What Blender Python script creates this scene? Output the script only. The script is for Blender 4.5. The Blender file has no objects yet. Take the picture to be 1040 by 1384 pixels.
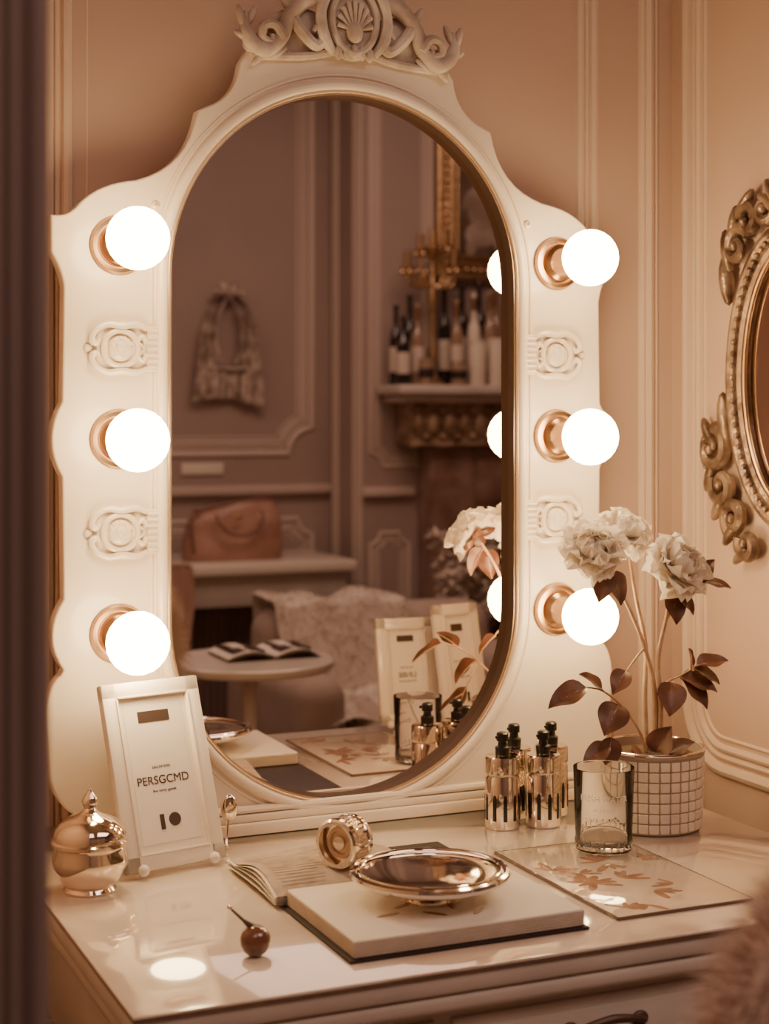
import bpy, bmesh, math, random, bisect
from math import sin, cos, pi, sqrt, radians, atan2
from mathutils import Vector, Matrix, noise
random.seed(7)
SC = bpy.context.scene
T = Matrix.Translation
def R(a, ax): return Matrix.Rotation(a, 4, ax)
def S(x, y, z): return Matrix.Diagonal((x, y, z, 1))

# ------------------------------------------------------------ materials
def mat(name, col, rough=0.5, metal=0.0, coat=0.0, col2=None, nscale=6.0, bump=0.0, bscale=40.0,
        emit=None, estr=0.0, trans=0.0, ior=1.45, wave=None, contrast=(0.35,0.7), transl=0.0, crough=0.05):
    m = bpy.data.materials.new(name); m.use_nodes = True
    if not trans and not emit:
        col=(col[0],col[1]*.975,col[2]*.91)
        if col2: col2=(col2[0],col2[1]*.975,col2[2]*.91)
    nt = m.node_tree; b = nt.nodes['Principled BSDF']
    b.inputs['Base Color'].default_value = (*col, 1)
    b.inputs['Roughness'].default_value = rough
    b.inputs['Metallic'].default_value = metal
    b.inputs['Coat Weight'].default_value = coat
    b.inputs['Coat Roughness'].default_value = crough
    b.inputs['Transmission Weight'].default_value = trans
    b.inputs['IOR'].default_value = ior
    if emit:
        b.inputs['Emission Color'].default_value = (*emit, 1)
        b.inputs['Emission Strength'].default_value = estr
    tc = nt.nodes.new('ShaderNodeTexCoord')
    if col2 is not None:
        if wave:
            n = nt.nodes.new('ShaderNodeTexWave'); n.inputs['Scale'].default_value = nscale
            n.inputs['Distortion'].default_value = wave; n.inputs['Detail'].default_value = 3
            n.inputs['Detail Scale'].default_value = 1.5
            out = n.outputs['Fac']
        else:
            n = nt.nodes.new('ShaderNodeTexNoise'); n.inputs['Scale'].default_value = nscale
            n.inputs['Detail'].default_value = 3; out = n.outputs['Fac']
        nt.links.new(tc.outputs['Object'], n.inputs['Vector'])
        r = nt.nodes.new('ShaderNodeValToRGB')
        r.color_ramp.elements[0].position = contrast[0]; r.color_ramp.elements[0].color = (*col2, 1)
        r.color_ramp.elements[1].position = contrast[1]; r.color_ramp.elements[1].color = (*col, 1)
        nt.links.new(out, r.inputs['Fac']); nt.links.new(r.outputs['Color'], b.inputs['Base Color'])
    if bump:
        n = nt.nodes.new('ShaderNodeTexNoise'); n.inputs['Scale'].default_value = bscale
        n.inputs['Detail'].default_value = 3
        nt.links.new(tc.outputs['Object'], n.inputs['Vector'])
        bp = nt.nodes.new('ShaderNodeBump'); bp.inputs['Strength'].default_value = bump
        bp.inputs['Distance'].default_value = 0.01
        nt.links.new(n.outputs['Fac'], bp.inputs['Height']); nt.links.new(bp.outputs['Normal'], b.inputs['Normal'])
    if transl:
        tr = nt.nodes.new('ShaderNodeBsdfTranslucent'); tr.inputs['Color'].default_value=(*col,1)
        mx = nt.nodes.new('ShaderNodeMixShader'); mx.inputs[0].default_value=transl
        nt.links.new(b.outputs[0], mx.inputs[1]); nt.links.new(tr.outputs[0], mx.inputs[2])
        nt.links.new(mx.outputs[0], nt.nodes['Material Output'].inputs['Surface'])
    return m

M = {}
M['frame'] = mat('cream_lacquer', (0.86,0.78,0.71), 0.32, coat=0.3, col2=(0.76,0.66,0.59), nscale=5)
M['crest'] = mat('aged_plaster', (0.72,0.64,0.60), 0.5, col2=(0.40,0.31,0.27), nscale=25, bump=0.15, bscale=60)
M['bronze'] = mat('brushed_bronze', (0.50,0.33,0.21), 0.28, metal=1.0)
M['rim'] = mat('rim_champagne', (0.60,0.45,0.34), 0.35, metal=0.6)
M['darkrim'] = mat('rim_dark', (0.09,0.05,0.035), 0.45, metal=0.2)
M['mirror'] = mat('silvered_glass', (0.86,0.80,0.82), 0.0, metal=1.0)
M['bulb'] = mat('frosted_bulb', (1,0.95,0.85), 0.4, emit=(1.0,0.71,0.35), estr=35.0)
M['marble'] = mat('cream_marble_top', (0.84,0.75,0.69), 0.10, coat=1.0, crough=.03, col2=(0.64,0.50,0.43), nscale=3.5, contrast=(0.32,0.50))
M['table'] = mat('painted_table', (0.64,0.58,0.57), 0.35, coat=0.2, col2=(0.56,0.50,0.49), nscale=8)
M['glassedge'] = mat('glass_edge', (0.16,0.10,0.08), 0.05, coat=1.0)
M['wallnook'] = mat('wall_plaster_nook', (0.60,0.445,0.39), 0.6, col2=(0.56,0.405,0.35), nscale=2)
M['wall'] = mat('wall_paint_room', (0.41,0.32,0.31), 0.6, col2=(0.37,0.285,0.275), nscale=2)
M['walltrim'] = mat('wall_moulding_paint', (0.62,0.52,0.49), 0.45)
M['nooktrim'] = mat('nook_moulding_paint', (0.72,0.57,0.50), 0.40)
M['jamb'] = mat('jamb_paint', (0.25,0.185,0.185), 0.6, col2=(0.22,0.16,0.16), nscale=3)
M['floor'] = mat('oak_floor', (0.26,0.16,0.12), 0.35, col2=(0.18,0.10,0.075), nscale=2.5, wave=6)
M['ceil'] = mat('ceiling_paint', (0.62,0.53,0.49), 0.8, col2=(0.60,0.50,0.46), nscale=2)
M['chrome'] = mat('warm_chrome', (0.78,0.70,0.64), 0.10, metal=1.0)
M['jar'] = mat('polished_champagne_metal', (0.84,0.74,0.66), 0.08, metal=1.0)
M['silver'] = mat('polished_silver', (0.90,0.85,0.81), 0.07, metal=1.0)
M['black'] = mat('black_plastic', (0.012,0.009,0.008), 0.3)
M['ink'] = mat('printed_ink', (0.06,0.035,0.03), 0.6)
M['paper'] = mat('white_paper', (0.86,0.80,0.76), 0.6, col2=(0.82,0.76,0.72), nscale=12)
M['page'] = mat('page_edges', (0.52,0.42,0.37), 0.7, col2=(0.40,0.31,0.27), nscale=60)
M['bookdark'] = mat('dark_cover', (0.035,0.02,0.02), 0.5)
M['pfwhite'] = mat('picture_frame_white', (0.82,0.75,0.70), 0.25, coat=0.4)
M['tile'] = mat('glazed_tile', (0.70,0.62,0.57), 0.25, coat=0.4, col2=(0.60,0.52,0.47), nscale=20)
M['grout'] = mat('grout', (0.32,0.24,0.21), 0.8)
M['soil'] = mat('soil', (0.05,0.03,0.02), 0.9, col2=(0.12,0.07,0.045), nscale=60, bump=0.8, bscale=80)
M['stem'] = mat('twig_stem', (0.58,0.42,0.29), 0.5, col2=(0.42,0.26,0.17), nscale=40)
M['petal'] = mat('peony_petal', (0.94,0.89,0.86), 0.55, transl=0.35)
M['leaf'] = mat('bronze_leaf', (0.19,0.085,0.055), 0.38, col2=(0.10,0.04,0.028), nscale=30)
M['glass'] = mat('clear_glass', (1,0.99,0.98), 0.0, trans=1.0, ior=1.45)
M['frost'] = mat('etched_label', (0.9,0.84,0.8), 0.5)
M['wood'] = mat('cherry_wood_ball', (0.20,0.08,0.05), 0.15, coat=1.0, col2=(0.13,0.045,0.028), nscale=40)
M['fur'] = mat('sheepskin_fur', (0.68,0.53,0.47), 0.8)
M['throw'] = mat('wool_throw', (0.72,0.65,0.61), 0.9)
M['print'] = mat('print_board', (0.80,0.70,0.62), 0.08, coat=.8, crough=.05, col2=(0.72,0.59,0.51), nscale=9)
M['autumn'] = mat('printed_leaves', (0.26,0.13,0.085), 0.2, coat=.5, col2=(0.44,0.25,0.17), nscale=40)
M['gold'] = mat('antique_gold', (0.58,0.40,0.25), 0.38, metal=1.0, bump=0.3, bscale=50)
M['carve'] = mat('gilded_carving', (0.50,0.37,0.27), 0.42, metal=0.3, col2=(0.20,0.12,0.08), nscale=18, bump=0.3, bscale=50)
M['ovalframe'] = mat('patinated_gilt_frame', (0.44,0.32,0.25), 0.36, metal=0.5, col2=(0.12,0.07,0.055), nscale=22, bump=0.3, bscale=60)
M['bottle'] = mat('dark_wine_glass', (0.02,0.012,0.012), 0.08, coat=1.0)
M['amber'] = mat('amber_bottle', (0.34,0.23,0.17), 0.12, coat=1.0)
M['labelm'] = mat('bottle_label', (0.66,0.57,0.52), 0.6)
M['candle'] = mat('candle_wax', (0.76,0.67,0.61), 0.5)
M['bag'] = mat('blush_leather', (0.46,0.27,0.215), 0.38, col2=(0.33,0.18,0.14), nscale=7, bump=0.35, bscale=14)
M['bagseam'] = mat('leather_piping', (0.24,0.12,0.09), 0.45)
M['fabric'] = mat('linen_upholstery', (0.48,0.39,0.35), 0.85, col2=(0.43,0.34,0.30), nscale=10)
M['garment'] = mat('garment_cotton', (0.66,0.57,0.53), 0.8, col2=(0.26,0.19,0.17), nscale=25, bump=0.4, bscale=30)
M['marblefp'] = mat('fireplace_marble', (0.36,0.24,0.20), 0.2, coat=0.4, col2=(0.18,0.10,0.08), nscale=7)
M['canvas'] = mat('oil_canvas', (0.20,0.14,0.11), 0.5, col2=(0.06,0.035,0.03), nscale=4)
M['figure'] = mat('painted_figure', (0.46,0.38,0.34), 0.6, col2=(0.26,0.19,0.16), nscale=10)
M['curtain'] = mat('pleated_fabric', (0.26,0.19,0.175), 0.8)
M['plume'] = mat('dried_plume', (0.66,0.57,0.52), 0.9)
M['pink'] = mat('pink_cloth', (0.50,0.32,0.26), 0.8)

# ------------------------------------------------------------ mesh builder
class B:
    def __init__(s): s.v=[]; s.f=[]; s.m=[]; s.mats=[]
    def add(s, vs, fs, m, M4=None):
        if m not in s.mats: s.mats.append(m)
        mi = s.mats.index(m); o = len(s.v)
        for p in vs:
            p = Vector(p)
            if M4 is not None: p = M4 @ p
            s.v.append(p[:])
        for f in fs:
            s.f.append([i+o for i in f]); s.m.append(mi)
        return s
    def box(s, x0,x1,y0,y1,z0,z1, m, bev=0.0, seg=2, M4=None):
        bm = bmesh.new(); bmesh.ops.create_cube(bm, size=1)
        bmesh.ops.scale(bm, vec=(abs(x1-x0),abs(y1-y0),abs(z1-z0)), verts=bm.verts)
        bmesh.ops.translate(bm, vec=((x0+x1)/2,(y0+y1)/2,(z0+z1)/2), verts=bm.verts)
        if bev>0: bmesh.ops.bevel(bm, geom=bm.edges[:], offset=bev, segments=seg, profile=0.5, affect='EDGES')
        bm.verts.index_update()
        vs=[v.co.copy() for v in bm.verts]; fs=[[v.index for v in f.verts] for f in bm.faces]
        bm.free(); return s.add(vs, fs, m, M4)
    def lathe(s, prof, m, M4=None, seg=40, sx=1, sy=1):
        vs=[]; fs=[]
        n=len(prof)
        for i in range(seg):
            a=2*pi*i/seg
            for (r,z) in prof: vs.append((r*cos(a)*sx, r*sin(a)*sy, z))
        for i in range(seg):
            j=(i+1)%seg
            for k in range(n-1):
                fs.append([i*n+k, j*n+k, j*n+k+1, i*n+k+1])
        if prof[0][0]>1e-6: fs.append([i*n for i in range(seg)][::-1])
        if prof[-1][0]>1e-6: fs.append([i*n+n-1 for i in range(seg)])
        return s.add(vs, fs, m, M4)
    def tubeprof(s, prof, m, M4=None, seg=40):
        vs=[]; fs=[]; n=len(prof)
        for i in range(seg):
            a=2*pi*i/seg
            for (r,z) in prof: vs.append((r*cos(a), r*sin(a), z))
        for i in range(seg):
            j=(i+1)%seg
            for k in range(n):
                l=(k+1)%n
                fs.append([i*n+k, j*n+k, j*n+l, i*n+l])
        return s.add(vs, fs, m, M4)
    def sph(s, c, r, m, sc=(1,1,1), M4=None, seg=20):
        h=seg//2; vs=[(0,0,-1)]; fs=[]
        for j in range(1,h):
            t=-pi/2+pi*j/h
            for i in range(seg):
                a=2*pi*i/seg; vs.append((cos(t)*cos(a),cos(t)*sin(a),sin(t)))
        vs.append((0,0,1)); top=len(vs)-1
        for i in range(seg):
            k=(i+1)%seg
            fs.append([0,1+k,1+i])
            for j in range(h-2):
                a=1+j*seg; fs.append([a+i,a+k,a+seg+k,a+seg+i])
            a=1+(h-2)*seg; fs.append([a+i,a+k,top])
        MM = T(Vector(c)) @ S(r*sc[0],r*sc[1],r*sc[2])
        if M4 is not None: MM = M4 @ MM
        return s.add(vs, fs, m, MM)
    def sweep(s, pts, rad, m, seg=8, closed=False, M4=None, flat=1.0, up=None):
        pts=[Vector(p) for p in pts]; n=len(pts)
        if not hasattr(rad,'__len__'): rad=[rad]*n
        elif len(rad)!=n:
            L=len(rad); rr=[]
            for i in range(n):
                t=i/(n-1)*(L-1); k=min(int(t),L-2); rr.append(rad[k]+(rad[k+1]-rad[k])*(t-k))
            rad=rr
        tan=[]
        for i in range(n):
            a=pts[(i-1)%n] if (closed or i>0) else pts[i]
            b=pts[(i+1)%n] if (closed or i<n-1) else pts[i]
            d=b-a; tan.append(d.normalized() if d.length>1e-9 else Vector((0,0,1)))
        if up is not None: N=Vector(up)
        else:
            N=Vector((0,0,1)) if abs(tan[0].z)<0.9 else Vector((1,0,0))
        vs=[];fs=[]
        for i in range(n):
            if up is not None: N=Vector(up)
            N=(N-tan[i]*N.dot(tan[i]))
            N = N.normalized() if N.length>1e-6 else tan[i].orthogonal().normalized()
            Bn=tan[i].cross(N)
            for k in range(seg):
                a=2*pi*k/seg
                vs.append(pts[i]+(N*cos(a)*flat+Bn*sin(a))*rad[i])
        for i in range(n if closed else n-1):
            j=(i+1)%n
            for k in range(seg):
                l=(k+1)%seg
                fs.append([i*seg+k,i*seg+l,j*seg+l,j*seg+k])
        if not closed:
            fs.append(list(range(seg))[::-1]); fs.append([(n-1)*seg+k for k in range(seg)])
        return s.add(vs,fs,m,M4)
    def grid(s, fn, nu, nv, m, M4=None):
        vs=[];fs=[]
        for j in range(nv+1):
            for i in range(nu+1): vs.append(fn(i/nu, j/nv))
        w=nu+1
        for j in range(nv):
            for i in range(nu): fs.append([j*w+i,j*w+i+1,(j+1)*w+i+1,(j+1)*w+i])
        return s.add(vs,fs,m,M4)
    def build(s, name, loc=None, angle=38):
        me=bpy.data.meshes.new(name)
        o=Vector(loc) if loc is not None else Vector((0,0,0))
        me.from_pydata([Vector(p)-o for p in s.v],[],s.f)
        for mm in s.mats: me.materials.append(M[mm])
        for i,p in enumerate(me.polygons): p.material_index=s.m[i]; p.use_smooth=True
        bm=bmesh.new(); bm.from_mesh(me); bmesh.ops.recalc_face_normals(bm,faces=bm.faces); bm.to_mesh(me); bm.free()
        me.set_sharp_from_angle(angle=radians(angle))
        ob=bpy.data.objects.new(name,me); ob.location=o
        SC.collection.objects.link(ob); return ob

def extract(ob):
    bpy.context.view_layer.update()
    dg=bpy.context.evaluated_depsgraph_get()
    me=bpy.data.meshes.new_from_object(ob.evaluated_get(dg))
    vs=[v.co.copy() for v in me.vertices]; fs=[list(p.vertices) for p in me.polygons]
    d=ob.data; bpy.data.objects.remove(ob); 
    bpy.data.meshes.remove(me); bpy.data.curves.remove(d)
    return vs,fs
def curvefill(loops, ext, bev=0.0):
    c=bpy.data.curves.new('tmp','CURVE'); c.dimensions='2D'; c.fill_mode='BOTH'; c.extrude=ext; c.bevel_depth=bev; c.bevel_resolution=2
    for lp in loops:
        sp=c.splines.new('POLY'); sp.points.add(len(lp)-1)
        for i,p in enumerate(lp): sp.points[i].co=(p[0],p[1],0,1)
        sp.use_cyclic_u=True
    ob=bpy.data.objects.new('tmp',c); SC.collection.objects.link(ob)
    return extract(ob)
def text(st,size,ext=0.0002,align='CENTER'):
    c=bpy.data.curves.new('tmp','FONT'); c.body=st; c.size=size; c.extrude=ext; c.align_x=align; c.align_y='CENTER'
    ob=bpy.data.objects.new('tmp',c); SC.collection.objects.link(ob)
    return extract(ob)
def catmull(pts, k=8, closed=False):
    P=[Vector(p) for p in pts]; n=len(P); out=[]
    rng = n if closed else n-1
    for i in range(rng):
        if closed: p0,p1,p2,p3=P[(i-1)%n],P[i],P[(i+1)%n],P[(i+2)%n]
        else: p0,p1,p2,p3=P[max(i-1,0)],P[i],P[i+1],P[min(i+2,n-1)]
        for j in range(k):
            t=j/k
            out.append(0.5*((2*p1)+(p2-p0)*t+(2*p0-5*p1+4*p2-p3)*t*t+(3*p1-p0-3*p2+p3)*t**3))
    if not closed: out.append(P[-1])
    return out
def path(cmds):
    out=[]; cur=None
    for c in cmds:
        if c[0]=='L': cur=c[1]; out.append(cur)
        else:
            _,q,e=c
            for i in range(1,9):
                t=i/8; out.append(((1-t)**2*cur[0]+2*t*(1-t)*q[0]+t*t*e[0],(1-t)**2*cur[1]+2*t*(1-t)*q[1]+t*t*e[1]))
            cur=e
    return out
FX = R(pi/2,'X')

# ------------------------------------------------------------ room shell
B().box(-2.2,3.4,-3.95,0.24,-0.1,0,'floor').build('floor')
B().box(-2.2,3.4,-3.95,0.24,3.0,3.1,'ceil').build('ceiling')
B().box(-2.2,3.4,0.12,0.24,0,3.0,'wallnook').build('wall_back')
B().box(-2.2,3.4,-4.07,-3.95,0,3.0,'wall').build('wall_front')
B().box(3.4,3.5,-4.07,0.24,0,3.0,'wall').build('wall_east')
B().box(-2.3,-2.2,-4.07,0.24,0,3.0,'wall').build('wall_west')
B().box(0.62,0.76,-0.55,0.12,0,3.0,'wallnook').build('wall_right')
B().box(-0.86,-0.685,-1.165,0.12,0,3.0,'wallnook').build('wall_left')
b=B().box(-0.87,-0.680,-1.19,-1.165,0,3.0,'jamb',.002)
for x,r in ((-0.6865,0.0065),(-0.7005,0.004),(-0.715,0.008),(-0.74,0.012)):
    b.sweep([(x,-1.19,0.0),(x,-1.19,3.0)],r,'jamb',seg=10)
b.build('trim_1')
b=B().box(1.552,3.0,-3.95,-3.6,0,3.0,'wall'); b.build('wall_chimney_breast')

def mould(B_, f, a0,a1,b0,b1, m, style='concave', r=0.07, sc=1.0, closed=True):
    for d,rad in ((0,0.010),(0.020,0.005),(0.034,0.0065),(0.05,0.003)):
        d*=sc; rad*=sc; pts=[]
        cs=[(a0,b0,1,1),(a1,b0,-1,1),(a1,b1,-1,-1),(a0,b1,1,-1)]
        for idx,(ca,cb,sa,sb) in enumerate(cs):
            arc=[]
            if style=='concave':
                Rr=r+d; t0=math.acos(d/Rr); t1=math.asin(d/Rr)
                for k in range(9):
                    t=t0+(t1-t0)*k/8
                    arc.append((ca+sa*Rr*cos(t), cb+sb*Rr*sin(t)))
            else:
                Rr=r-d if r>d else 0.001
                for k in range(9):
                    t=pi*0.5*k/8
                    arc.append((ca+sa*(r-Rr*cos(t)), cb+sb*(r-Rr*sin(t))))
            if idx in (1,3): arc=arc[::-1]
            pts+=arc
        B_.sweep([f(a,b) for a,b in pts], rad, m, seg=8, closed=True)

b=B(); mould(b, lambda a,z:(0.62,a,z), -0.49,0.075,0.775,2.75,'nooktrim','convex',r=0.10,sc=1.0); b.build('trim_2')
b=B()
for x,r in ((-0.378,0.008),(-0.392,0.004),(-0.405,0.009),(-0.35,0.002),(0.445,0.008),(0.458,0.004),(0.470,0.009),(0.562,0.007),(0.574,0.010),(0.588,0.004)):
    b.sweep([(x,0.12,0.76),(x,0.12,2.9)],r,'nooktrim',seg=8)
b.build('trim_3')
b=B(); mould(b, lambda a,z:(a,-3.95,z), 0.35,1.475,1.165,2.80,'walltrim','concave',r=0.10,sc=1.3)
mould(b, lambda a,z:(a,-3.95,z), 0.35,1.475,0.22,0.90,'walltrim','concave',r=0.06,sc=1.1)
b.box(-2.2,1.552,-3.95,-3.915,1.005,1.04,'walltrim',0.006); b.box(-2.2,1.552,-3.95,-3.93,0,0.14,'walltrim',0.004)
b.build('trim_4')
b=B(); mould(b, lambda a,z:(a,-3.6,z), 1.585,1.84,1.12,2.80,'walltrim','concave',r=0.05,sc=.8)
mould(b, lambda a,z:(a,-3.6,z), 1.585,1.745,0.22,0.86,'walltrim','concave',r=0.04,sc=.8)
for z in (1.005,): b.box(1.545,1.76,-3.6,-3.57,z,z+.035,'walltrim',0.005)
for y in (-3.62,-3.655,-3.69,-3.86,-3.90): b.sweep([(1.552,y,0),(1.552,y,3.0)],0.009,'walltrim')
b.build('trim_5')

# ------------------------------------------------------------ vanity table
b=B()
b.box(-0.475,0.51,-0.60,0.06,0.722,0.744,'table',0.005)
b.box(-0.470,0.505,-0.597,0.058,0.700,0.722,'table',0.008,3)
b.box(-0.475,0.51,-0.603,0.06,0.7440,0.7475,'glassedge',0.0004,1)
b.box(-0.4745,0.5095,-0.6025,0.0595,0.7465,0.750,'marble',0.0012,2)
b.box(-0.448,0.483,-0.572,0.045,0.575,0.700,'table',0.003)
for x0,x1 in ((-0.42,-0.14),(-0.12,0.25),(0.27,0.46)):
    b.box(x0,x1,-0.578,-0.57,0.595,0.688,'table',0.003)
    xc=(x0+x1)/2
    b.box(x0+.018,x1-.018,-0.581,-0.575,0.608,0.676,'table',0.003)
    zz=.656
    b.sweep(catmull([(xc-.045,-.581,zz),(xc-.043,-.595,zz+.003),(xc-.025,-.601,zz+.009),(xc,-.602,zz+.012),(xc+.025,-.601,zz+.009),(xc+.043,-.595,zz+.003),(xc+.045,-.581,zz)]),[.003,.005,.003],'darkrim')
    for k in (-1,1): b.sph((xc+k*.045,-.583,zz),.009,'darkrim',(1.2,.5,1))
for x in (-0.42,0.455):
    for y in (-0.545,0.02):
        b.lathe([(0.012,0),(0.018,0.01),(0.018,0.03),(0.012,0.045),(0.016,0.2),(0.022,0.45),(0.026,0.52),(0.020,0.535),(0.028,0.55),(0.028,0.6)],'table',T((x,y,0)),seg=24)
b.build('vanity_table')

# ------------------------------------------------------------ lighted vanity mirror
ZB=.7515
half=path([('L',(-.372,ZB)),('L',(-.372,.795)),('Q',(-.41,.80),(-.425,.85)),('L',(-.430,.93)),('Q',(-.430,.97),(-.409,.985)),
 ('L',(-.406,.993)),('Q',(-.438,1.037),(-.406,1.085)),('L',(-.408,1.248)),('Q',(-.437,1.297),(-.408,1.346)),('L',(-.406,1.50)),
 ('Q',(-.41,1.525),(-.423,1.545)),('L',(-.4236,1.590)),('Q',(-.40,1.588),(-.386,1.608)),('Q',(-.36,1.636),(-.311,1.642)),
 ('Q',(-.235,1.664),(-.222,1.743)),('L',(-.212,1.748)),('Q',(-.166,1.765),(-.160,1.815)),('L',(-.150,1.832)),('Q',(-.07,1.835),(0,1.865))])
outline=half+[(-x,z) for x,z in half[::-1][1:]]
ZC1,ZC2,HW=1.048,1.520,0.262
def stadium(hw,n=48):
    o=[]
    for i in range(n+1):
        a=pi*i/n; o.append((hw*cos(a),ZC2+hw*sin(a)))
    for i in range(n+1):
        a=pi+pi*i/n; o.append((hw*cos(a),ZC1+hw*sin(a)))
    return o
b=B()
vs,fs=curvefill([outline,stadium(HW+.005)],0.0105,0.003)
b.add(vs,fs,'frame',T((0,0.0135,0))@FX)
vs,fs=curvefill([stadium(HW+.010)],0.002); b.add(vs,fs,'mirror',T((0,0.0215,0))@FX)
vs,fs=curvefill([stadium(HW+.02)],0.003); b.add(vs,fs,'frame',T((0,0.0275,0))@FX)
def ring(hw,rad,y,m,seg=10,flat=1.0): b.sweep([(x,y,z) for x,z in stadium(hw)],rad,m,seg=seg,closed=True,up=(0,1,0),flat=flat)
ring(HW+.0135,.0085,-.001,'frame'); ring(HW+.0045,.0022,-.0035,'rim')
st1=stadium(HW); n_=len(st1)
b.add([(x,-.001,z) for x,z in st1]+[(x,.0200,z) for x,z in st1],[[i,(i+1)%n_,n_+(i+1)%n_,n_+i] for i in range(n_)],'darkrim')
st2=stadium(HW+.006)
b.add([(x,-.001,z) for x,z in st1]+[(x,-.001,z) for x,z in st2],[[i,(i+1)%n_,n_+(i+1)%n_,n_+i] for i in range(n_)],'rim')
ring(HW+.028,.0025,0.0,'frame')
b.box(-.375,.375,-.016,.027,ZB,.768,'frame',.003)
b.box(-.370,.370,-.010,.027,.768,.779,'frame',.003)
b.sweep([(-.37,-.004,.785),(.37,-.004,.785)],.0055,'frame')
for x in (-.33,.33): b.lathe([(.012,0),(.012,.0013),(0,.0013)],'bronze',T((x,.005,.7502)),seg=16)
for sx in (-1,1):
    for z in (1.037,1.297,1.556):
        MM=T((sx*.335,0,z))@FX
        b.lathe([(.0385,0),(.0395,.004),(.037,.009),(.032,.010),(.031,.006),(.0275,.007),(.027,.015),(.022,.020),(.0205,.022),(.0195,.058),(.017,.060)],'bronze',MM,seg=40)
        b.sph((sx*.335,-.098,z),.0410,'bulb',seg=24)
def applique(cx,cz,s):
    def P(u,v,y=0): return (cx+u*s,-.001-y,cz+v)
    b.sweep([P(.024*cos(t),.024*sin(t),.001) for t in [2*pi*i/30 for i in range(30)]],.004,'frame',closed=True)
    b.sph(P(0,0),.017,'frame',(1,.35,1)); b.sph(P(0,.002,.004),.008,'frame',(1,.5,1))
    for i in range(7):
        a=pi*(.15+.7*i/6); b.sph(P(.013*cos(a),.013*sin(a),.003),.004,'frame',(1,.6,1))
    b.box(*sorted((cx+s*-.052,cx+s*-.036)),-.005,0.002,cz-.030,cz+.030,'frame',.002)
    for k in range(7): b.sweep([P(-.053,-.024+k*.008,.004),P(-.036,-.024+k*.008,.004)],.0022,'frame')
    for v in (-1,1):
        b.sweep(catmull([P(-.036,.026*v,.002),P(-.022,.032*v,.003),P(0,.030*v,.004),P(.018,.032*v,.003),P(.034,.024*v,.003),P(.040,.012*v,.003),P(.033,.006*v,.003),P(.029,.012*v,.003)]),[.003,.005,.004,.005,.0015],'frame')
        b.sweep(catmull([P(-.036,.008*v,.002),P(-.030,.016*v,.003),P(-.024,.010*v,.003),P(-.030,.004*v,.002)]),[.004,.003,.001],'frame')
    b.sph(P(.044,0),.006,'frame',(1,.5,1))
for sx in (-1,1):
    for z in (1.172,1.418): applique(sx*.333,z,sx)
for sx in (-1,1): b.sph((sx*.285,-.001,1.612),.006,'frame',(1,.5,1)); b.sph((sx*.285,-.004,1.612),.002,'rim')
# crest
def C(x,z,y=0): return (x,-.004-y,z)
for s in (-1,1):
    b.sweep(catmull([C(s*.038,1.935),C(s*.055,1.918,.004),C(s*.080,1.902,.006),C(s*.098,1.880,.006),C(s*.108,1.852,.006),C(s*.130,1.834,.006),C(s*.150,1.842,.006),C(s*.160,1.862,.004),C(s*.158,1.885,.002)],8),[.010,.013,.011,.010,.012,.010,.003],'crest',seg=10,flat=.9,up=(0,1,0))
    b.sweep(catmull([C(s*.105,1.850,.01),C(s*.118,1.868,.01),C(s*.134,1.866,.01),C(s*.137,1.850,.01),C(s*.124,1.845,.01),C(s*.122,1.855,.01)],8),[.008,.007,.004],'crest')
    b.sweep(catmull([C(s*.09,1.880,.006),C(s*.075,1.860,.008),C(s*.055,1.846,.006),C(s*.045,1.860,.008),C(s*.054,1.872,.01),C(s*.062,1.864,.01)],8),[.009,.008,.003],'crest')
    b.sph(C(s*.075,1.866,-.006),.045,'crest',(1.1,.14,.75)); b.sph(C(s*.125,1.842,-.006),.03,'crest',(1.2,.2,.6))
    for (x,z,a,l) in ((.166,1.876,.3,.018),(.150,1.880,-.4,.016),(.163,1.850,1.1,.015),(.10,1.90,.6,.018),(.075,1.915,.2,.018),(.14,1.822,2.4,.015),(.11,1.832,2.2,.014)):
        b.sph((0,0,0),l,'crest',(.34,.34,1),M4=T(C(s*x,z,.004))@R(s*a,'Y'),seg=12)
    b.sweep(catmull([C(s*.03,1.838,.006),C(s*.046,1.86,.01),C(s*.050,1.895,.01),C(s*.036,1.930,.01),C(s*.018,1.945,.01)],6),[.006,.009,.008,.010,.006],'crest')
    b.sweep(catmull([C(s*.15,1.826),C(s*.09,1.829),C(s*.05,1.835),C(0,1.85,.004)],6),.006,'crest')
b.sph(C(0,1.885),.05,'crest',(.82,.22,1.12),seg=28)
b.sweep([C(.034*cos(t),1.885+.046*sin(t),.010) for t in [2*pi*i/36 for i in range(36)]],.0055,'crest',closed=True)
for i in range(9):
    a=pi*(i/8); b.sweep([C(.008*cos(a),1.872+.004*sin(a),.014),C(.026*cos(a),1.878+.034*sin(a),.012)],[.002,.0045],'crest')
b.sph(C(0,1.868,.012),.013,'crest',(1,.6,1.2))
for k in range(5):
    a=radians(-56+28*k); b.sph((0,0,0),.028,'crest',(.3,.35,1),M4=T(C(.030*sin(a),1.935+.022*cos(a),.006))@R(a,'Y'),seg=12)
for k in range(-2,3):
    b.sph(C(k*.012,1.842-.002*abs(k),.010),.009,'crest',(.6,.6,1.2),seg=12)
vm=b.build('lighted_vanity_mirror')

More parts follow.
